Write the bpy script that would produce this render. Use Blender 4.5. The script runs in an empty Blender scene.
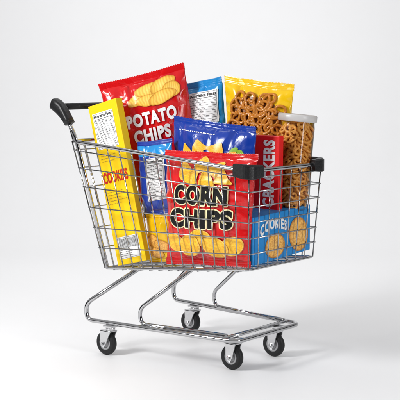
import bpy, bmesh, math, random
from mathutils import Vector as V, Matrix, noise
random.seed(7)
PI=math.pi
C=bpy.context.scene.collection
sc=bpy.context.scene
# ------------------------------------------------------------------ camera
A,TH,D=.6836,.1067,11.7792
R=V((math.cos(A),math.sin(A),0));F=V((-math.sin(A),math.cos(A),0));Z=V((0,0,1))
FW=F*math.cos(TH)-Z*math.sin(TH);UP=F*math.sin(TH)+Z*math.cos(TH)
CAM=V((0,-.5054,1.7104))-D*FW
cd=bpy.data.cameras.new('camera');co=bpy.data.objects.new('camera',cd);C.objects.link(co)
co.location=CAM;co.rotation_euler=(PI/2-TH,0,A);cd.sensor_width=36;cd.angle=2*math.atan(200/(100*D));cd.clip_end=500
sc.camera=co
def at(px,py,p0,yaw=0.,lean=0.):
    """point on the upright plane through p0 whose face looks along -Y turned by yaw"""
    n=V((math.sin(yaw),-math.cos(yaw),lean)).normalized()
    d=FW*(100*D)+R*(px-200)-UP*(py-200)
    t=(V(p0)-CAM).dot(n)/d.dot(n)
    return CAM+d*t
# ------------------------------------------------------------------ materials
def nt(name):
    m=bpy.data.materials.new(name);m.use_nodes=True
    return m,m.node_tree.nodes,m.node_tree.links,m.node_tree.nodes['Principled BSDF']
def pmat(name,col,rough=.4,metal=0,bump=0,bscale=20,var=0,coat=0,spec=.5,crinkle=0):
    m,N,L,b=nt(name)
    b.inputs['Base Color'].default_value=(*col,1);b.inputs['Roughness'].default_value=rough
    b.inputs['Metallic'].default_value=metal;b.inputs['Coat Weight'].default_value=coat;b.inputs['Coat Roughness'].default_value=.07
    b.inputs['Specular IOR Level'].default_value=spec
    tc=N.new('ShaderNodeTexCoord');no=N.new('ShaderNodeTexNoise');no.inputs['Scale'].default_value=bscale;no.inputs['Detail'].default_value=5
    L.new(tc.outputs['Object'],no.inputs['Vector'])
    if bump:
        bu=N.new('ShaderNodeBump');bu.inputs['Strength'].default_value=bump;bu.inputs['Distance'].default_value=.02
        L.new(no.outputs['Fac'],bu.inputs['Height']);L.new(bu.outputs['Normal'],b.inputs['Normal'])
        if crinkle:
            dn=N.new('ShaderNodeTexNoise');dn.inputs['Scale'].default_value=3;L.new(tc.outputs['Object'],dn.inputs['Vector'])
            mxv=N.new('ShaderNodeMixRGB');mxv.inputs[0].default_value=.25;L.new(tc.outputs['Object'],mxv.inputs[1]);L.new(dn.outputs['Color'],mxv.inputs[2])
            vo=N.new('ShaderNodeTexVoronoi');vo.feature='DISTANCE_TO_EDGE';vo.inputs['Scale'].default_value=6.5;L.new(mxv.outputs[0],vo.inputs['Vector'])
            b2=N.new('ShaderNodeBump');b2.inputs['Strength'].default_value=crinkle;b2.inputs['Distance'].default_value=.05
            pw=N.new('ShaderNodeMath');pw.operation='MINIMUM';pw.inputs[1].default_value=.35;L.new(vo.outputs['Distance'],pw.inputs[0])
            L.new(pw.outputs[0],b2.inputs['Height']);L.new(bu.outputs['Normal'],b2.inputs['Normal']);L.new(b2.outputs['Normal'],b.inputs['Normal'])
    if var:
        mx=N.new('ShaderNodeMixRGB');mx.inputs[1].default_value=(*[c*(1-var) for c in col],1);mx.inputs[2].default_value=(*[min(1,c*(1+var)) for c in col],1)
        L.new(no.outputs['Fac'],mx.inputs[0]);L.new(mx.outputs[0],b.inputs['Base Color'])
    mr=N.new('ShaderNodeMapRange');mr.inputs[3].default_value=max(.02,rough*.75);mr.inputs[4].default_value=rough*1.3
    L.new(no.outputs['Fac'],mr.inputs[0]);L.new(mr.outputs[0],b.inputs['Roughness'])
    return m
def foil(name,col,rough=.24):
    return pmat(name,col,rough,0,.4,6,.15,coat=.45,spec=.4,crinkle=.40)
def radial(name,stops,kind):
    m,N,L,b=nt(name)
    uv=N.new('ShaderNodeUVMap');ln=N.new('ShaderNodeVectorMath');ln.operation='LENGTH';L.new(uv.outputs[0],ln.inputs[0])
    rp=N.new('ShaderNodeValToRGB');e=rp.color_ramp.elements
    e[0].position=stops[0][0];e[0].color=(*stops[0][1],1);e[1].position=stops[-1][0];e[1].color=(*stops[-1][1],1)
    for p,c in stops[1:-1]:
        q=e.new(p);q.color=(*c,1)
    L.new(ln.outputs['Value'],rp.inputs[0])
    mx=N.new('ShaderNodeMixRGB');mx.blend_type='MULTIPLY'
    L.new(rp.outputs[0],mx.inputs[1]);cr=N.new('ShaderNodeValToRGB')
    if kind=='chip':
        w=N.new('ShaderNodeTexWave');w.inputs['Scale'].default_value=1.5;w.inputs['Distortion'].default_value=1.5;L.new(uv.outputs[0],w.inputs[0]);mx.inputs[0].default_value=.55
        cr.color_ramp.elements[0].color=(.75,.5,.2,1);L.new(w.outputs['Fac'],cr.inputs[0])
    else:
        w=N.new('ShaderNodeTexNoise');w.inputs['Scale'].default_value=5 if kind=='corn' else 6;w.inputs['Detail'].default_value=5;L.new(uv.outputs[0],w.inputs[0]);mx.inputs[0].default_value=.65
        cr.color_ramp.elements[0].color=(.80,.50,.15,1) if kind=='corn' else (.55,.28,.08,1);cr.color_ramp.elements[0].position=.38;cr.color_ramp.elements[1].position=.56;L.new(w.outputs['Fac'],cr.inputs[0])
    L.new(cr.outputs[0],mx.inputs[2])
    L.new(mx.outputs[0],b.inputs['Base Color']);b.inputs['Roughness'].default_value=.3
    return m
M={}
M['chrome']=pmat('chrome',(.50,.50,.51),.08,1)
M['wire']=pmat('wire_chrome',(.44,.44,.45),.12,1)
M['zinc']=pmat('zinc',(.66,.66,.67),.3,.85,.1,40)
M['black']=pmat('black_plastic',(.008,.008,.009),.36,0,.15,60,spec=.4)
M['rubber']=pmat('black_rubber',(.010,.010,.011),.5,0,.2,50,spec=.35)
M['hub']=pmat('grey_hub',(.36,.36,.37),.4,.3)
M['red']=foil('red_foil',(.62,.004,.006));M['red2']=foil('bright_red_foil',(.66,.006,.008))
M['redbox']=pmat('red_card',(.76,.010,.012),.38,0,.05,60,.04,spec=.35)
M['blue']=foil('blue_foil',(.005,.04,.34));M['cyan']=foil('light_blue_foil',(.01,.26,.64))
M['yellow']=foil('yellow_foil',(.92,.55,.004))
M['ybox']=pmat('yellow_card',(.92,.60,.004),.40,0,.05,60,.04,spec=.35)
M['bbox']=pmat('blue_card',(.012,.24,.62),.38,0,.05,60,.04,spec=.35)
M['white']=pmat('white_print',(.86,.86,.86),.4);M['cream']=pmat('cream_print',(.95,.84,.48),.4)
M['ink']=pmat('black_print',(.006,.006,.006),.45,spec=.25);M['grey']=pmat('grey_print',(.14,.14,.14),.5);M['redink']=pmat('red_print',(.58,.008,.008),.4)
M['olive']=pmat('brown_print',(.42,.27,.02),.5);M['green']=pmat('green_print',(.25,.50,.03),.35,0,0,14,.4)
M['lid']=pmat('white_lid',(.76,.76,.76),.3,0,.05,50)
M['lid'].node_tree.nodes['Principled BSDF'].inputs['Transmission Weight'].default_value=.4
M['brown']=pmat('pretzel_brown',(.56,.20,.022),.24,0,.3,30,.5)
M['gold']=pmat('pretzel_gold',(.90,.38,.07),.38,0,.3,30,.3)
M['dark']=pmat('brown_ground',(.30,.10,.015),.4,0,0,12,.5)
M['chip']=radial('ridged_chip',[(0,(.98,.72,.18)),(.8,(.97,.62,.10)),(1,(.66,.30,.03))],'chip')
M['corn']=radial('corn_chip',[(0,(1,.62,.04)),(.86,(1,.56,.03)),(.93,(1,.72,.16)),(1,(.50,.15,.01))],'corn')
M['cookie']=radial('cookie',[(0,(1,.60,.16)),(.84,(.96,.52,.10)),(1,(.45,.18,.02))],'cookie')
def glass():
    m,N,L,b=nt('clear_plastic');N.remove(b);o=N['Material Output']
    t=N.new('ShaderNodeBsdfTransparent');g=N.new('ShaderNodeBsdfGlossy');g.inputs['Roughness'].default_value=.06
    f=N.new('ShaderNodeFresnel');f.inputs['IOR'].default_value=1.4;t.inputs[0].default_value=(.99,.99,.99,1)
    mx=N.new('ShaderNodeMixShader');L.new(f.outputs[0],mx.inputs[0]);L.new(t.outputs[0],mx.inputs[1]);L.new(g.outputs[0],mx.inputs[2]);L.new(mx.outputs[0],o.inputs[0])
    return m
M['glass']=glass()
# ------------------------------------------------------------------ object helpers
def empty(name,label,cat,loc,group=None):
    o=bpy.data.objects.new(name,None);C.objects.link(o);o.location=loc;o['label']=label;o['category']=cat
    if group:o['group']=group
    return o
ORI={}
def link(name,bm,mats,parent=None,smooth=True,org=None,recalc=False,label=None):
    """bm is in world coordinates; object is stored relative to its thing's origin"""
    if org is None: org=ORI.get(parent.name,V((0,0,0))) if parent else V((0,0,0))
    if recalc: bmesh.ops.recalc_face_normals(bm,faces=bm.faces[:])
    bmesh.ops.translate(bm,verts=bm.verts[:],vec=-org)
    me=bpy.data.meshes.new(name);bm.to_mesh(me);bm.free()
    for m in (mats if isinstance(mats,(list,tuple)) else [mats]):me.materials.append(m)
    for p in me.polygons:p.use_smooth=smooth
    o=bpy.data.objects.new(name,me);C.objects.link(o)
    if parent:
        o.parent=parent;ORI[o.name]=org
    if label:o['label']=label
    return o
def thing(name,label,cat,org,group=None):
    e=empty(name,label,cat,org,group);ORI[e.name]=V(org);return e
def fillet(pts,r,seg=6,closed=False):
    pts=[V(p) for p in pts];out=[];n=len(pts)
    for i,p in enumerate(pts):
        if not closed and i in (0,n-1): out.append(p);continue
        a=pts[i-1]-p;b=pts[(i+1)%n]-p;rr=r[i] if isinstance(r,(list,tuple)) else r
        la,lb=a.length,b.length;a.normalize();b.normalize()
        d=min(rr,la*.48,lb*.48);s=p+a*d;e=p+b*d
        for k in range(seg+1):
            t=k/seg;out.append(s*(1-t)**2+p*2*t*(1-t)+e*t*t)
    return out
def tube(bm,pts,r,n=10,closed=False,cap=True):
    pts=[V(p) for p in pts]
    q=[pts[0]]
    for p in pts[1:]:
        if (p-q[-1]).length>1e-5:q.append(p)
    pts=q;m=len(pts);rings=[]
    prev=None
    for i,p in enumerate(pts):
        if closed: t=(pts[(i+1)%m]-pts[i-1]).normalized()
        elif i==0:t=(pts[1]-p).normalized()
        elif i==m-1:t=(p-pts[-2]).normalized()
        else:t=((pts[i+1]-p).normalized()+(p-pts[i-1]).normalized()).normalized()
        if prev is None:
            u=t.orthogonal().normalized()
        else:
            u=(prev-t*prev.dot(t)).normalized()
        prev=u;w=t.cross(u)
        rr=r(i/(m-1)) if callable(r) else r
        rings.append([bm.verts.new(p+(u*math.cos(2*PI*k/n)+w*math.sin(2*PI*k/n))*rr) for k in range(n)])
    for i in range(m if closed else m-1):
        a=rings[i];b=rings[(i+1)%m];off=0
        if closed and i==m-1:
            off=min(range(n),key=lambda o:(a[0].co-b[o].co).length)
        for k in range(n):
            bm.faces.new((a[k],a[(k+1)%n],b[(k+1+off)%n],b[(k+off)%n]))
    if cap and not closed:
        bm.faces.new(rings[0][::-1]);bm.faces.new(rings[-1])
def lathe(bm,prof,axis_o,axis,n=32,ribs=0,ribamp=0):
    axis=V(axis).normalized();u=axis.orthogonal().normalized();w=axis.cross(u);rings=[]
    for (r,h) in prof:
        rings.append([bm.verts.new(V(axis_o)+axis*h+(u*math.cos(2*PI*k/n)+w*math.sin(2*PI*k/n))*(max(r,1e-4)-(ribamp if ribs and k%2 and r>.17 else 0))) for k in range(n)])
    for a,b in zip(rings,rings[1:]):
        for k in range(n):bm.faces.new((a[k],a[(k+1)%n],b[(k+1)%n],b[k]))
def boxat(bm,o,x,y,z,bev=.008):
    """box spanned from corner o by vectors x,y,z"""
    o,x,y,z=map(V,(o,x,y,z))
    vs=[bm.verts.new(o+x*i+y*j+z*k) for i in (0,1) for j in (0,1) for k in (0,1)]
    fs=[(0,1,3,2),(4,6,7,5),(0,4,5,1),(2,3,7,6),(0,2,6,4),(1,5,7,3)]
    ff=[bm.faces.new([vs[i] for i in f]) for f in fs]
    es=list({e for f in ff for e in f.edges})
    bmesh.ops.recalc_face_normals(bm,faces=ff)
    if bev:bmesh.ops.bevel(bm,geom=es,offset=bev,segments=3,affect='EDGES',profile=.5)
# ------------------------------------------------------------------ flat artwork mapped on a package face
class Face:
    def __init__(s,f,W,H):s.f=f;s.W=W;s.H=H   # f(u,v,eps)->world ; v=0 is the top
def put(face,bm,name,mat,parent,eps,step=.035,warp=None):
    """bm holds a flat drawing in real units (x right, y DOWN from the top left of the face)"""
    if step:
        xs=[v.co.x for v in bm.verts];ys=[v.co.y for v in bm.verts]
        for ax,lo,hi in ((0,min(xs),max(xs)),(1,min(ys),max(ys))):
            k=math.ceil(lo/step)
            while k*step<hi:
                co=V((0,0,0));co[ax]=k*step+1e-5;no=V((0,0,0));no[ax]=1
                bmesh.ops.bisect_plane(bm,geom=bm.verts[:]+bm.edges[:]+bm.faces[:],plane_co=co,plane_no=no,dist=1e-6);k+=1
    for v in bm.verts:
        x,y=v.co.x,v.co.y
        if warp:x,y=warp(x,y)
        v.co=face.f(x/face.W,y/face.H,eps+v.co.z)
    return link(name,bm,mat,parent,True)
def text_bm(s,x0,y0,x1,y1,bold=.02,rot=0,halo=0,sp=2.6):
    cu=bpy.data.curves.new('lettering_curve','FONT');cu.body=s;cu.size=1;cu.offset=bold;cu.resolution_u=4;cu.align_x='CENTER'
    cu.space_character=1+bold*sp
    o=bpy.data.objects.new('lettering_curve',cu);C.objects.link(o);bpy.context.view_layer.update()
    me=bpy.data.meshes.new_from_object(o.evaluated_get(bpy.context.evaluated_depsgraph_get()))
    xs=[v.co.x for v in me.vertices];ys=[v.co.y for v in me.vertices];a,b,c,d=min(xs),max(xs),min(ys),max(ys)
    bpy.data.objects.remove(o);bpy.data.curves.remove(cu)
    bm=bmesh.new()
    sh=[(0,0,0)] if not halo else [(halo*math.cos(k*PI/6),halo*math.sin(k*PI/6),k*.00012) for k in range(12)]
    for dx,dy,dz in sh:
        n0=len(bm.verts);bm.from_mesh(me);bm.verts.ensure_lookup_table()
        for v in bm.verts[n0:]:
            s_=(v.co.x-a)/(b-a);t=(v.co.y-c)/(d-c)
            if rot==0: x=x0+(x1-x0)*s_;y=y1+(y0-y1)*t
            else: x=x0+(x1-x0)*(1-t);y=y1+(y0-y1)*s_
            v.co=V((x+dx,y+dy,dz))
    bmesh.ops.triangulate(bm,faces=bm.faces[:])
    return bm
def rect_bm(x0,y0,x1,y1,bm=None):
    bm=bm or bmesh.new();bm.faces.new([bm.verts.new(V(p)) for p in ((x0,y0,0),(x1,y0,0),(x1,y1,0),(x0,y1,0))]);return bm
def disc_bm(bm,cx,cy,rx,ry,rot=0,wob=.06,seed=0,tri=0):
    uvl=bm.loops.layers.uv.verify();n=36;rings=[];loc={}
    c0=bm.verts.new(V((cx,cy,0)));loc[c0]=(0,0)
    def outl(a):
        w=1+wob*math.sin(2*a+seed)+wob*.5*math.sin(3*a+seed*2.3)+wob*.25*math.sin(7*a+seed)
        if tri:
            b=((a+seed) % (2*PI/3))-PI/3;w=min(1.0,.58/math.cos(b))*(1+.04*math.sin(5*a+seed))*1.15
        return w
    for k in (1,2,3,4,5):
        rg=[]
        for i in range(n):
            a=2*PI*i/n;q=k/5;w=outl(a)
            X=math.cos(a)*q*w*rx;Y=math.sin(a)*q*w*ry
            v=bm.verts.new(V((cx+X*math.cos(rot)-Y*math.sin(rot),cy+X*math.sin(rot)+Y*math.cos(rot),0)));loc[v]=(q*math.cos(a),q*math.sin(a));rg.append(v)
        rings.append(rg)
    fs=[]
    for i in range(n):fs.append(bm.faces.new((c0,rings[0][i],rings[0][(i+1)%n])))
    for a,b in zip(rings,rings[1:]):
        for i in range(n):fs.append(bm.faces.new((a[i],b[i],b[(i+1)%n],a[(i+1)%n])))
    for f in fs:
        for l in f.loops:l[uvl].uv=loc[l.vert]
    return bm
def discs(face,lst,name,mat,parent,eps,wob=.08,tri=0):
    bm=bmesh.new()
    for i,(cx,cy,rx,ry,rot) in enumerate(lst):
        n0=len(bm.verts);disc_bm(bm,cx,cy,rx,ry,rot,wob,i*1.7,tri);bm.verts.ensure_lookup_table()
        for v in bm.verts[n0:]:v.co=face.f(v.co.x/face.W,v.co.y/face.H,eps+.0016*i)
    return link(name,bm,mat,parent,True)
def lettering(face,s,x0,y0,x1,y1,mat,parent,eps=.006,outline=None,bold=.03,rot=0,warp=None,halo=.012,name='lettering',step=.03,sp=2.6):
    if outline:put(face,text_bm(s,x0,y0,x1,y1,bold,rot,halo,sp),name,outline,parent,eps,step,warp);eps+=.0032
    return put(face,text_bm(s,x0,y0,x1,y1,bold,rot,0,sp),name,mat,parent,eps,step,warp)
def facts(face,x0,y0,x1,y1,parent,head='Nutrition Facts',rows=9,eps=.006,barcode=False,hh=.075):
    lab=put(face,rect_bm(x0,y0,x1,y1),'nutrition_label',M['white'],parent,eps,.02)
    w=x1-x0;h=y1-y0;b=bmesh.new();g=.010
    for r in ((x0+g,y0+g,x1-g,y0+g+.003),(x0+g,y1-g,x1-g,y1-g+.003),(x0+g,y0+g,x0+g+.003,y1-g),(x1-g-.003,y0+g,x1-g,y1-g)):rect_bm(*r,bm=b)
    put(face,b,'label_border',M['grey'],lab,eps+.004,.02)
    top=y0+g*2
    if head:
        lettering(face,head,x0+g*2,y0+g*2.2,x1-g*2,y0+g*2.2+h*hh,M['ink'],lab,eps+.005,bold=.03,name='heading',step=.02);top=y0+g*2+h*(hh+.055)
    b=bmesh.new()
    if barcode:
        x=x0+g*2.5;yb_=y0+h*.52
        while x<x1-g*3:
            l=random.choice((.003,.005,.008));rect_bm(x,y0+g*2.2,x+l,yb_,bm=b);x+=l+random.choice((.004,.006))
        top=yb_+.01
    else: rect_bm(x0+g*2,top-.006,x1-g*2,top,bm=b)
    dy=(y1-g*2-top)/rows
    for i in range(rows):
        y=top+dy*i;x=x0+g*2.2;L_=w*random.uniform(.3,.6)
        while x<x0+g*2+L_:
            l=random.uniform(.012,.038);rect_bm(x,y+dy*.36,x+l,y+dy*.6,bm=b);x+=l+.008
        if not barcode:
            rect_bm(x1-g*2-random.uniform(.025,.05),y+dy*.36,x1-g*2.2,y+dy*.6,bm=b)
            rect_bm(x0+g*2,y+dy*.92,x1-g*2,y+dy*.92+.0016,bm=b)
    put(face,b,'small_print',M['grey'],lab,eps+.004,.02)
    return lab
# ------------------------------------------------------------------ pillow bags
def bag(name,label,cat,quad,T,mat,seed=0,group=None,seal=.055,pinch=.05,nu=100,nv=130):
    tl,tr,br,bl=[V(q) for q in quad]
    n=((tr-tl).cross(bl-tl)).normalized()
    if n.dot(CAM-tl)<0:n=-n
    W=((tr-tl).length+(br-bl).length)/2;H=((bl-tl).length+(br-tr).length)/2
    sv=V((seed*13.7,seed*5.1,seed*2.9))
    def base(u,v):
        vv=min(max((v-seal)/(1-2*seal),0),1)
        k=math.sin(PI*vv)**.5 if 0<vv<1 else 0
        e=(abs(2*u-1))**6
        uu=.5+(u-.5)*(1-pinch*k+.02*noise.noise(V((0,v*7,seed*3.+(9 if u>.5 else 0))))*e)
        vo=v+(.010*math.sin(u*PI)+.008*noise.noise(V((u*3,seed*1.3,0 if v<.5 else 4))))*(1 if v<.5 else -1)*abs(2*v-1)
        return tl*(1-uu)*(1-vo)+tr*uu*(1-vo)+br*uu*vo+bl*(1-uu)*vo,vv
    def height(u,v,front=True):
        vv=min(max((v-seal)/(1-2*seal),0),1)
        uc=min(max(u,0),1)
        pu=max(0,1-abs(2*uc-1)**2.6)**.62;pv=max(0,1-abs(2*vv-1)**3.2)**.6
        h=T*pu*pv
        d=min(vv,1-vv)
        fold=math.exp(-d/.12)*min(1,d/.015)
        ph=u*W*30+4.5*noise.noise(V((u*3.5,vv*1.5,seed*2.)))
        sn=math.sin(ph);am=.5+.9*noise.noise(V((u*6,seed*1.,1 if v<.5 else 3)))
        h+=.030*am*fold*(sn-.45*abs(sn))*pu**.5
        e=min(u,1-u)
        sn=math.sin(v*H*30+5*noise.noise(V((v*5,u*2,seed))))
        h+=.016*math.exp(-e/.08)*min(1,max(e,0)/.02)*sn*pv*(.6+noise.noise(V((v*4,seed*2.,7))))
        q=V((u*W*2.2,v*H*2.2,0))+sv
        r=1-abs(noise.noise(q))*3.2;r2=1-abs(noise.noise(q*2.1+V((3,1,2))))*3.6
        h+=(.028*noise.noise(q*.8+V((5,5,5)))+.022*(r**2 if r>0 else 0)+.009*(r2**2 if r2>0 else 0))*pu*pv
        if v<seal or v>1-seal:h+=.0035*math.sin(v*H*260)+.012*math.sin(u*W*9+seed)
        return h
    def f(u,v,eps=0):
        p,_=base(u,v);return p+n*(height(u,v)+eps)
    bm=bmesh.new();fr=[];bk=[]
    ud=(bl-tl).normalized()
    for j in range(nv+1):
        v=j/nv;a=[];b=[]
        zz=0 if j not in(0,nv) else .004
        for i in range(nu+1):
            u=i/nu;sh=ud*(zz if i%2 else -zz)
            a.append(bm.verts.new(f(u,v)+sh))
            if i in(0,nu):b.append(a[-1])
            else:
                p,_=base(u,v);hh=height(1-u,v)*.8
                b.append(bm.verts.new(p+sh-n*(hh if seal<v<1-seal else -height(u,v)+.004)))
        fr.append(a);bk.append(b)
    for j in range(nv):
        for i in range(nu):
            bm.faces.new((fr[j][i],fr[j+1][i],fr[j+1][i+1],fr[j][i+1]))
            bm.faces.new([bk[j][i],bk[j][i+1],bk[j+1][i+1],bk[j+1][i]])
    org=(bl+br)/2
    o=link(name,bm,mat,None,True,org,recalc=True)
    o.location=org;o['label']=label;o['category']=cat;ORI[o.name]=org
    if group:o['group']=group
    return o,Face(f,W,H)
# ================================================================== SETTING
bm=bmesh.new()
path=[(-16,0),(0,0),(7,0)]+[(7+5*math.sin(a),5-5*math.cos(a)) for a in [k*PI/2/14 for k in range(1,15)]]+[(12,14)]
rows=[]
for d,z in path:
    rows.append([bm.verts.new(F*d+R*s+V((0,0,z))) for s in (-22,-8,0,8,22)])
for a,b in zip(rows,rows[1:]):
    for i in range(4):bm.faces.new((a[i],a[i+1],b[i+1],b[i]))
bg=link('floor',bm,pmat('white_paper',(.87,.87,.877),.5,0,.02,3,.01),None,True);bg['kind']='structure'
# ================================================================== CART
cart=thing('shopping_cart','chrome wire shopping cart with black handle and black bumpers, loaded with snacks','shopping cart',(-.4,0,0))
tr_=lambda s:V((-1.584,s*.72,2.253));tf_=lambda s:V((.696,s*.622,2.041));br_=lambda s:V((-1.253,s*.576,.90));bf_=lambda s:V((.646,s*.5586,1.074))
def bil(a,b,c,d,u,v):return a*(1-u)*(1-v)+b*u*(1-v)+c*u*v+d*(1-u)*v
HF=[.07,.21,.36,.52,.68,.84]
def panel(name,a,b,c,d,nvw,out,wr=.0068):
    bm=bmesh.new();out=V(out)
    for i in range(nvw+1):
        u=i/nvw
        p=bil(a,b,c,d,u,0);q=bil(a,b,c,d,u,1);tube(bm,[p,q],wr,8)
    for v in HF:
        tube(bm,[bil(a,b,c,d,0,v)+out*wr*1.9,bil(a,b,c,d,1,v)+out*wr*1.9],wr,8)
    return link(name,bm,M['wire'],cart)
for s in (-1,1):
    panel('side_panel',tr_(s),tf_(s),bf_(s),br_(s),14,(0,s,0))
panel('front_panel',tf_(-1),tf_(1),bf_(1),bf_(-1),7,(1,0,0))
panel('rear_panel',tr_(-1),tr_(1),br_(1),br_(-1),8,(-1,0,0))
bm=bmesh.new()
for i in range(1,9):
    u=i/9;tube(bm,[bil(br_(-1),bf_(-1),bf_(1),br_(1),0,u),bil(br_(-1),bf_(-1),bf_(1),br_(1),1,u)],.0085,8)
for i in range(1,15):
    u=i/15;tube(bm,[bil(br_(-1),bf_(-1),bf_(1),br_(1),u,0)-Z*.016,bil(br_(-1),bf_(-1),bf_(1),br_(1),u,1)-Z*.016],.0085,8)
link('floor_grid',bm,M['wire'],cart)
bm=bmesh.new();tube(bm,fillet([tr_(-1),tf_(-1),tf_(1),tr_(1)],.07,closed=True),.021,12,True);link('top_rim',bm,M['chrome'],cart)
bm=bmesh.new();tube(bm,fillet([br_(-1),bf_(-1),bf_(1),br_(1)],.05,closed=True),.013,10,True);link('bottom_rim',bm,M['chrome'],cart)
# chassis
bm=bmesh.new();zr=.346
pts=[(-.80,-.48,.955),(-1.40,-.72,.52),(-1.39,-.72,zr),(.50,-.547,zr),(.50,.547,zr),(-1.39,.72,zr),(-1.40,.72,.52),(-.80,.48,.955)]
tube(bm,fillet(pts,[0,.13,.13,.12,.12,.13,.13,0],8),.0245,14)
link('chassis_frame',bm,M['chrome'],cart)
for s in (-1,1):
    bm=bmesh.new()
    pts=[(-.10,s*.47,1.01),(-.72,s*.62,.53),(-.70,s*.62,.372),(.33,s*.49,.372)]
    tube(bm,fillet(pts,[0,.12,.12,0],8),.0215,14);link('support_leg',bm,M['chrome'],cart)
bm=bmesh.new();tube(bm,[(.33,-.55,.352),(.33,.55,.352)],.02,12);link('cross_bar',bm,M['chrome'],cart)
def caster(x,y,stem,zt):
    """wheel at x,y ; stem axis at x=stem, top of the stem at zt"""
    r=.13;bm=bmesh.new()
    boxat(bm,(stem-.06,y-.055,zt-.02),(.12,0,0),(0,.11,0),(0,0,.02),.004)
    lathe(bm,[(0,zt-.02),(.045,zt-.02),(.05,zt-.035),(.05,zt-.05),(.035,zt-.056),(0,zt-.056)],(stem,y,0),Z,20)
    zt2=zt-.055
    boxat(bm,(min(stem,x)-.045,y-.058,zt2-.012),(abs(stem-x)+.09,0,0),(0,.116,0),(0,0,.014),.004)
    for s in (-1,1):
        yy=y+s*.052
        a=[(min(stem,x)-.045,zt2),(x-.038,.125),(x-.02,.098),(x+.02,.098),(x+.038,.125),(max(stem,x)+.045,zt2)]
        v1=[bm.verts.new((p[0],yy-.006,p[1])) for p in a];v2=[bm.verts.new((p[0],yy+.006,p[1])) for p in a]
        bm.faces.new(v1);bm.faces.new(v2[::-1])
        for i in range(len(a)):bm.faces.new((v1[i],v1[(i+1)%6],v2[(i+1)%6],v2[i]))
    f=link('caster',bm,M['zinc'],cart,False,recalc=True)
    bm=bmesh.new();w=.036
    lathe(bm,[(.075,-w*.8),(.105,-w),(.122,-w*.75),(r,-w*.25),(r,w*.25),(.122,w*.75),(.105,w),(.075,w*.8)],(x,y,r),(0,1,0),40);link('tyre',bm,M['rubber'],f)
    bm=bmesh.new()
    lathe(bm,[(0,-w*1.05),(.03,-w*1.05),(.032,-w*.6),(.05,-w*.55),(.056,-w*.85),(.077,-w*.8),(.077,w*.8),(.056,w*.85),(.05,w*.55),(.032,w*.6),(.03,w*1.05),(0,w*1.05)],(x,y,r),(0,1,0),32);link('wheel_hub',bm,M['hub'],f)
    bm=bmesh.new();lathe(bm,[(0,-.078),(.016,-.078),(.02,-.072),(.02,-.058),(.009,-.056),(.009,.056),(.02,.058),(.02,.072),(0,.078)],(x,y,r),(0,1,0),6);link('axle_bolt',bm,M['chrome'],f,False)
for s in (-1,1):
    caster(-1.12,s*.70,-1.06,.325);caster(.30,s*.36,.335,.333)
# handle
bm=bmesh.new();hx,hz=-1.755,2.615
tube(bm,[(hx,-.70,hz),(hx,.70,hz)],.036,20)
hd=link('handle',bm,M['black'],cart)
for s in (-1,1):
    # moulded bracket: rounded-rectangular section along a gentle bend
    bm=bmesh.new();path=[(-1.845,2.655,.052),(-1.83,2.648,.062),(-1.79,2.63,.066),(-1.73,2.59,.062),(-1.675,2.535,.050),(-1.625,2.475,.042),(-1.60,2.44,.040)]
    rings=[];m=len(path)
    for i,(x,z,h) in enumerate(path):
        a=path[max(0,i-1)];b=path[min(m-1,i+1)];t=V((b[0]-a[0],0,b[1]-a[1])).normalized();o=V((-t.z,0,t.x))
        ring=[]
        for k in range(24):
            an=2*PI*k/24;c_,s_=math.cos(an),math.sin(an)
            ring.append(bm.verts.new(V((x,s*.735,z))+o*h*math.copysign(abs(c_)**.55,c_)+V((0,1,0))*(.058 if i else .045)*math.copysign(abs(s_)**.55,s_)))
        rings.append(ring)
    for a,b in zip(rings,rings[1:]):
        for k in range(24):bm.faces.new((a[k],a[(k+1)%24],b[(k+1)%24],b[k]))
    bm.faces.new(rings[0]);bm.faces.new(rings[-1][::-1])
    link('end_cap',bm,M['black'],hd,recalc=True)
    bm=bmesh.new()
    tube(bm,fillet([(-1.64,s*.735,2.48),(-1.535,s*.735,2.34),(-1.49,s*.70,2.12),(-1.215,s*.575,.90)],[0,.1,.1,0],6),.021,12)
    link('handle_tube',bm,M['chrome'],cart)
    bm=bmesh.new()
    tube(bm,fillet([(-1.68,s*.70,2.51),(-1.60,s*.70,2.33),(-1.57,s*.70,2.23)],[0,.1,0],6),.016,12)
    link('handle_brace',bm,M['chrome'],cart)
# corner bumpers
for s in (-1,1):
    bm=bmesh.new();c=tf_(s)+V((.012,s*.012,0))
    side=(tr_(s)-tf_(s)).normalized()
    pts=fillet([c+side*.17,c,c+V((0,-s*.19,0))],.07,8)
    n=len(pts);rings=[]
    prof=[(-.04,-.07),(-.04,.045),(-.025,.06),(.025,.06),(.04,.045),(.04,-.07),(.03,-.08),(-.03,-.08)]
    for i,p in enumerate(pts):
        t=(pts[min(n-1,i+1)]-pts[max(0,i-1)]).normalized();o=t.cross(Z).normalized()
        k=.86 if i in (0,n-1) else 1
        rings.append([bm.verts.new(p+o*a*k+Z*b*k) for a,b in prof])
    for a,b in zip(rings,rings[1:]):
        for i in range(8):bm.faces.new((a[i],a[(i+1)%8],b[(i+1)%8],b[i]))
    bm.faces.new(rings[0]);bm.faces.new(rings[-1][::-1])
    link('corner_bumper',bm,M['black'],cart,False,recalc=True)
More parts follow.
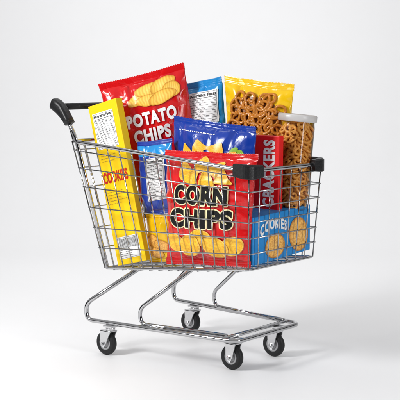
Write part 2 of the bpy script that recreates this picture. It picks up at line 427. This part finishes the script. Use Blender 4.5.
# ================================================================== SNACKS
# corn chips
p0=(.1,-.43,1.5);Q=lambda l,p,y=0:[at(x,yy,p,y) for x,yy in l]
corn,fc=bag('corn_chips_bag','big red bag with CORN CHIPS in black letters, pressed against the near side wires','chips bag',
    Q([(166,149),(258,154),(250,268),(167,264)],p0),.13,M['red2'],1,group='chips bags',pinch=.03)
W,H=fc.W,fc.H
lst=[(.30,.165,.12,.085,.2),(.47,.12,.13,.09,-.2),(.64,.15,.13,.09,.3),(.38,.225,.13,.085,-.1),(.56,.22,.14,.09,.9),(.73,.215,.11,.08,.5)]
discs(fc,[(a*W,b*H,c,d,e) for a,b,c,d,e in lst],'chip_picture',M['corn'],corn,.006,.12,tri=1)
lst=[(.50,.745,.15,.09,0),(.17,.80,.14,.10,.3),(.85,.81,.13,.10,-.3),(.36,.82,.16,.115,-.2),(.66,.825,.17,.115,.15)]
discs(fc,[(a*W,b*H,c,d,e) for a,b,c,d,e in lst],'chip_picture',M['corn'],corn,.006,.04)
lettering(fc,'CORN',.19*W,.285*H,.80*W,.455*H,M['ink'],corn,.016,M['cream'],bold=.055,halo=.0125,step=.018,sp=2.4)
lettering(fc,'CHIPS',.13*W,.49*H,.86*W,.66*H,M['ink'],corn,.016,M['cream'],bold=.055,halo=.0125,step=.018,sp=2.4)
# potato chips
q=[(98,84),(184,62),(204,190),(130,208)];yp=A*.9
pot,fp=bag('potato_chips_bag','tall red bag with white POTATO CHIPS lettering, tilted at the back left','chips bag',Q(q,(-1.0,.05,2.3),yp),.13,M['red'],2,group='chips bags',pinch=.02)
W,H=fp.W,fp.H
lst=[(.42,.19,.13,.065,-.35),(.56,.13,.15,.075,-.1),(.72,.12,.15,.08,-.2),(.82,.17,.11,.08,.2),(.54,.21,.14,.07,-.1),(.70,.21,.15,.08,-.15)]
discs(fp,[(a*W,b*H,c*.95,d*.95,e) for a,b,c,d,e in lst],'chip_picture',M['chip'],pot,.006,.08)
lettering(fp,'POTATO',.235*W,.295*H,.84*W,.40*H,M['white'],pot,.016,bold=.05)
lettering(fp,'CHIPS',.28*W,.425*H,.74*W,.53*H,M['white'],pot,.016,bold=.05)
# light blue bag
q=[(180,84),(222,76),(231,190),(190,195)]
lb,fl=bag('snack_bag','light blue bag with a white nutrition label, standing behind between the red and yellow bags','snack bag',Q(q,(-.6,.38,2.2),.1),.09,M['cyan'],3,pinch=.02)
W,H=fl.W,fl.H
facts(fl,.27*W,.10*H,.93*W,.39*H,lb,'Nutrition Facts',10,eps=.009,hh=.10)
# pretzel bag
q=[(224,75),(294,84),(288,200),(230,196)]
pz,fz=bag('pretzel_bag','yellow bag with a picture of brown pretzels, standing at the back right','pretzel bag',Q(q,(.1,.42,2.2),.15),.10,M['yellow'],4,pinch=.03)
W,H=fz.W,fz.H
def pretzel_pts(s):
    out=[]
    for i in range(41):
        t=-3.55+7.1*i/40;out.append(((3.3-.4*t*t)*math.sin(t)*s/3.0,(2.5-.3*t*t)*math.cos(t)*s/3.0))
    return out
def inside(cx,cy,k=1):return (abs((cx-.5)/(.40*k))**3+abs((cy-.55)/(.42*k))**3)<=1
b=bmesh.new()
c0=b.verts.new((.5*W,.55*H,0));prev=None
for kk in (1,2,3,4,5):
    ring=[]
    for i in range(40):
        a=2*PI*i/40;ca,sa=math.cos(a),math.sin(a)
        ring.append(b.verts.new(((.5+.42*kk/5*math.copysign(abs(ca)**.67,ca))*W,(.55+.41*kk/5*math.copysign(abs(sa)**.67,sa))*H,0)))
    for i in range(40):
        if prev:b.faces.new((prev[i],ring[i],ring[(i+1)%40],prev[(i+1)%40]))
        else:b.faces.new((c0,ring[i],ring[(i+1)%40]))
    prev=ring
put(fz,b,'picture_ground',M['dark'],pz,.005,.04)
bm=bmesh.new()
cells=[(i,j) for j in range(12) for i in range(7)]
random.shuffle(cells)
for (i,j) in cells:
    cx=(.5+(i-3+(j%2)*.5-.25)*.14+random.uniform(-.02,.02));cy=.18+j*.062+random.uniform(-.012,.012)
    if not inside(cx,cy):continue
    a=random.uniform(0,6.28);s=.105;dp=random.uniform(.014,.038)
    pts=[fz.f((cx*W+x*math.cos(a)-y*math.sin(a))/W,(cy*H+x*math.sin(a)+y*math.cos(a))/H,dp+.008*math.sin(k*.45)) for k,(x,y) in enumerate(pretzel_pts(s))]
    tube(bm,pts,.0155,7)
link('pretzel_picture',bm,M['brown'],pz)
# blue centre bag
q=[(173,116),(257,127),(252,232),(176,228)]
cb,fb=bag('snack_bag','royal blue bag with golden chips printed on it, lying behind the corn chips bag','snack bag',Q(q,(.05,-.13,1.9),.0),.10,M['blue'],5,pinch=.02)
W,H=fb.W,fb.H
discs(fb,[(.86*W,.27*H,.055,.05,.3),(.80*W,.235*H,.05,.028,-.5)],'leaf_picture',M['green'],cb,.005,.05)
discs(fb,[(a*W,b*H,c,d,e) for a,b,c,d,e in [(.24,.29,.10,.07,.2),(.40,.24,.12,.075,-.3),(.62,.24,.12,.075,.2),(.76,.30,.10,.07,0),(.50,.31,.12,.07,.1)]],'chip_picture',M['corn'],cb,.008,.08,tri=1)
b=bmesh.new();x=.10
while x<.55:
    l=random.uniform(.008,.03);rect_bm(x*W,.102*H,(x+l)*W,.111*H,bm=b);x+=l+.008
put(fb,b,'small_print',M['white'],cb,.005,.04)
# small blue pouch left
q=[(137,142),(172,138),(176,212),(144,218)]
bp,fb2=bag('snack_pouch','small blue pouch with white nutrition label, between yellow box and corn chips bag','snack pouch',Q(q,(-.8,-.28,1.7),.1),.07,M['blue'],6,pinch=.02)
W,H=fb2.W,fb2.H
put(fb2,rect_bm(.015*W,.06*H,.985*W,.20*H),'light_blue_band',M['cyan'],bp,.003,.02)
facts(fb2,.30*W,.23*H,.84*W,.80*H,bp,'Nutrition Facts',13)
# yellow packet bottom
q=[(146,214),(176,214),(178,262),(150,262)]
ob,fo=bag('snack_packet','small yellow packet with cookie picture low in the basket, below the small blue pouch','snack packet',Q(q,(-.8,-.28,1.3),.1),.07,M['yellow'],7,pinch=.02)
W,H=fo.W,fo.H
discs(fo,[(.3*W,.55*H,.09,.07,0),(.6*W,.65*H,.09,.07,.4),(.4*W,.8*H,.09,.06,.4)],'cookie_picture',M['cookie'],ob,.006)
# ---- boxes
def carton(name,label,TL,BL,nrm,width,depth,mat):
    TL,BL=V(TL),V(BL);nrm=V(nrm).normalized();up=(TL-BL);H=up.length;up.normalize();nrm=(nrm-up*nrm.dot(up)).normalized();rt=up.cross(nrm).normalized()
    org=BL+rt*width/2-nrm*depth/2
    bm=bmesh.new();boxat(bm,BL-nrm*depth,rt*width,nrm*depth,up*H,.006)
    o=link(name,bm,mat,None,False,org);o.location=org;o['label']=label;o['category']='box';ORI[o.name]=org
    b=bmesh.new();t=.0012
    boxat(b,TL-nrm*depth*.5-nrm*.0015+rt*.01,rt*(width-.02),nrm*.003,up*t,0)
    link('flap_seam',b,M['grey'],o,False,org)
    f=Face(lambda u,v,e:TL+rt*u*width-up*v*H+nrm*(e*.35+.0005),width,H)
    fs=Face(lambda u,v,e:TL+rt*width-nrm*u*depth-up*v*H+rt*(e*.35+.0005),depth,H)
    return o,f,fs
py=(0,-.47,0)
yb,fy,fys=carton('cookie_box','tall narrow yellow COOKIES box leaning against the rear of the cart',at(88,107,py),at(118,266,py),(0,-1,0),.42,.10,M['ybox'])
W,H=fy.W,fy.H
facts(fy,.10*W,.055*H,.82*W,.28*H,yb,'Nutrition Facts',13)
lettering(fy,'COOKIES',.07*W,.425*H,.93*W,.495*H,M['redink'],yb,.01,bold=.04)
facts(fy,.14*W,.83*H,.88*W,.965*H,yb,None,4,barcode=True)
b=bmesh.new()
for y0,nn in ((.32,3),(.53,6)):
    for k in range(nn):
        x=.12;e_=.45+.3*random.random()
        while x<e_:
            l=random.uniform(.02,.06);rect_bm(x*W,(y0+k*.018)*H,(x+l)*W,(y0+.004+k*.018)*H,bm=b);x+=l+.02
put(fy,b,'small_print',M['olive'],yb,.008,0)
pc=(0,.04,0)
kb,fk,fks=carton('cracker_box','upright red CRACKERS box beside the jar, white lettering running up it',at(254.5,135,pc),at(253,217,pc),(.10,-1,0),.29,.09,M['redbox'])
W,H=fk.W,fk.H
lettering(fk,'CRACKERS',.38*W,.05*H,.84*W,.86*H,M['white'],kb,.01,rot=90,bold=.045)
def atx(x,y,X):
    d=FW*(100*D)+R*(x-200)-UP*(y-200);return CAM+d*((X-CAM.x)/d.x)
bb,fbx,fbs=carton('cookie_box','wide blue COOKIES box low at the front end of the cart',atx(254,218,.615),atx(254,266,.600),(1,0,0),.98,.40,M['bbox'])
W,H=fbx.W,fbx.H
lettering(fbx,'COOKIES',.10*W,.10*H,.56*W,.33*H,M['white'],bb,.01,bold=.05,warp=lambda x,y:(x,y+.06*((x/W-.33)/.24)**2))
discs(fbx,[(.36*W,.70*H,.17,.125,0),(.78*W,.58*H,.185,.165,1)],'cookie_picture',M['cookie'],bb,.008,.015)
boxtop=atx(254,218,.615).z
# ---- jar
jc=V((.455,.39,boxtop+.008));ax=V((.06,.07,1)).normalized()
hj=at(300,121,jc+ax,A).z-jc.z
jar=thing('pretzel_jar','clear plastic jar of pretzels with a white screw lid, in the front far corner','jar',jc)
bm=bmesh.new();lathe(bm,[(0,0),(.16,0),(.184,.02),(.187,.05),(.187,hj-.06),(.18,hj-.02),(.18,hj)],jc,ax,40);link('jar_body',bm,M['glass'],jar)
bm=bmesh.new();lathe(bm,[(.194,hj+.0),(.203,hj+.008),(.203,hj+.06),(.196,hj+.072),(.172,hj+.076),(.167,hj+.070),(0,hj+.070)],jc,ax,96,1,.004)
link('lid',bm,M['lid'],jar)
def mesh_pretzel():
    bm=bmesh.new();pts=[V((x,y,.005*math.sin(k*.45))) for k,(x,y) in enumerate(pretzel_pts(.070))];tube(bm,pts,.0145,7)
    me=bpy.data.meshes.new('pretzel');bm.to_mesh(me);bm.free();me.materials.append(M['gold'])
    for p in me.polygons:p.use_smooth=True
    return me
pm=mesh_pretzel();first=None
def addp(loc,rot):
    global first
    o=bpy.data.objects.new('pretzel',pm) if first is None else first.copy()
    first=first or o
    C.objects.link(o);o.location=loc;o.rotation_euler=rot.to_euler()
    o['label']='small golden brown pretzel packed inside the clear jar with the white lid';o['category']='pretzel';o['group']='pretzels packed in the clear jar'
# a core of lying pretzels, an outer shell of pretzels leaning against the wall of the jar
h=.03
while h<hj-.02:
    for i in range(3):
        a=random.random()*6
        addp(jc+ax*h+V((math.cos(a)*.04,math.sin(a)*.04,0)),Matrix.Rotation(random.uniform(-.4,.4),3,'X')@Matrix.Rotation(random.uniform(0,6),3,'Z'))
    h+=.045
h=.065;row=0
while h<hj-.035:
    m=9
    for i in range(m):
        a=2*PI*(i+.5*(row%2))/m+random.uniform(-.08,.08);rad=.128+random.uniform(-.008,.010)
        rot=Matrix.Rotation(a+PI/2+random.uniform(-.2,.2),3,'Z')@Matrix.Rotation(random.uniform(.65,1.15),3,'X')@Matrix.Rotation(random.uniform(0,6),3,'Z')
        addp(jc+ax*(h+random.uniform(-.008,.008))+V((math.cos(a)*rad,math.sin(a)*rad,0)),rot)
    h+=.056;row+=1
# ================================================================== LIGHT
w=bpy.data.worlds.new('World');sc.world=w;w.use_nodes=True;N=w.node_tree.nodes;L=w.node_tree.links
bgn=N['Background'];tc=N.new('ShaderNodeTexCoord');sp=N.new('ShaderNodeSeparateXYZ');L.new(tc.outputs['Generated'],sp.inputs[0])
rp=N.new('ShaderNodeValToRGB');L.new(sp.outputs['Z'],rp.inputs[0]);e=rp.color_ramp.elements
e[0].position=0;e[0].color=(.02,.02,.022,1);e[1].position=1;e[1].color=(1,1,1,1)
q=e.new(.18);q.color=(.06,.06,.065,1);q=e.new(.40);q.color=(.78,.78,.79,1)
L.new(rp.outputs[0],bgn.inputs[0]);bgn.inputs[1].default_value=.52
def area(loc,size,sy,en,tgt=(-.3,0,1.3)):
    l=bpy.data.lights.new('studio_lamp','AREA');l.shape='RECTANGLE';l.size=size;l.size_y=sy;l.energy=en
    o=bpy.data.objects.new('studio_lamp',l);C.objects.link(o);o.location=loc
    o.rotation_euler=(V(tgt)-V(loc)).to_track_quat('-Z','Y').to_euler();return o
area(-R*6.3-F*3.6+Z*5.2,2.0,2.0,560)
area(R*6-F*6.2+Z*3.3,1.2,4,230)
area(F*3.5+Z*9,9,3,490,tuple(F*11+Z*3.5))
sc.view_settings.view_transform='Standard';sc.view_settings.look='None';sc.view_settings.exposure=0
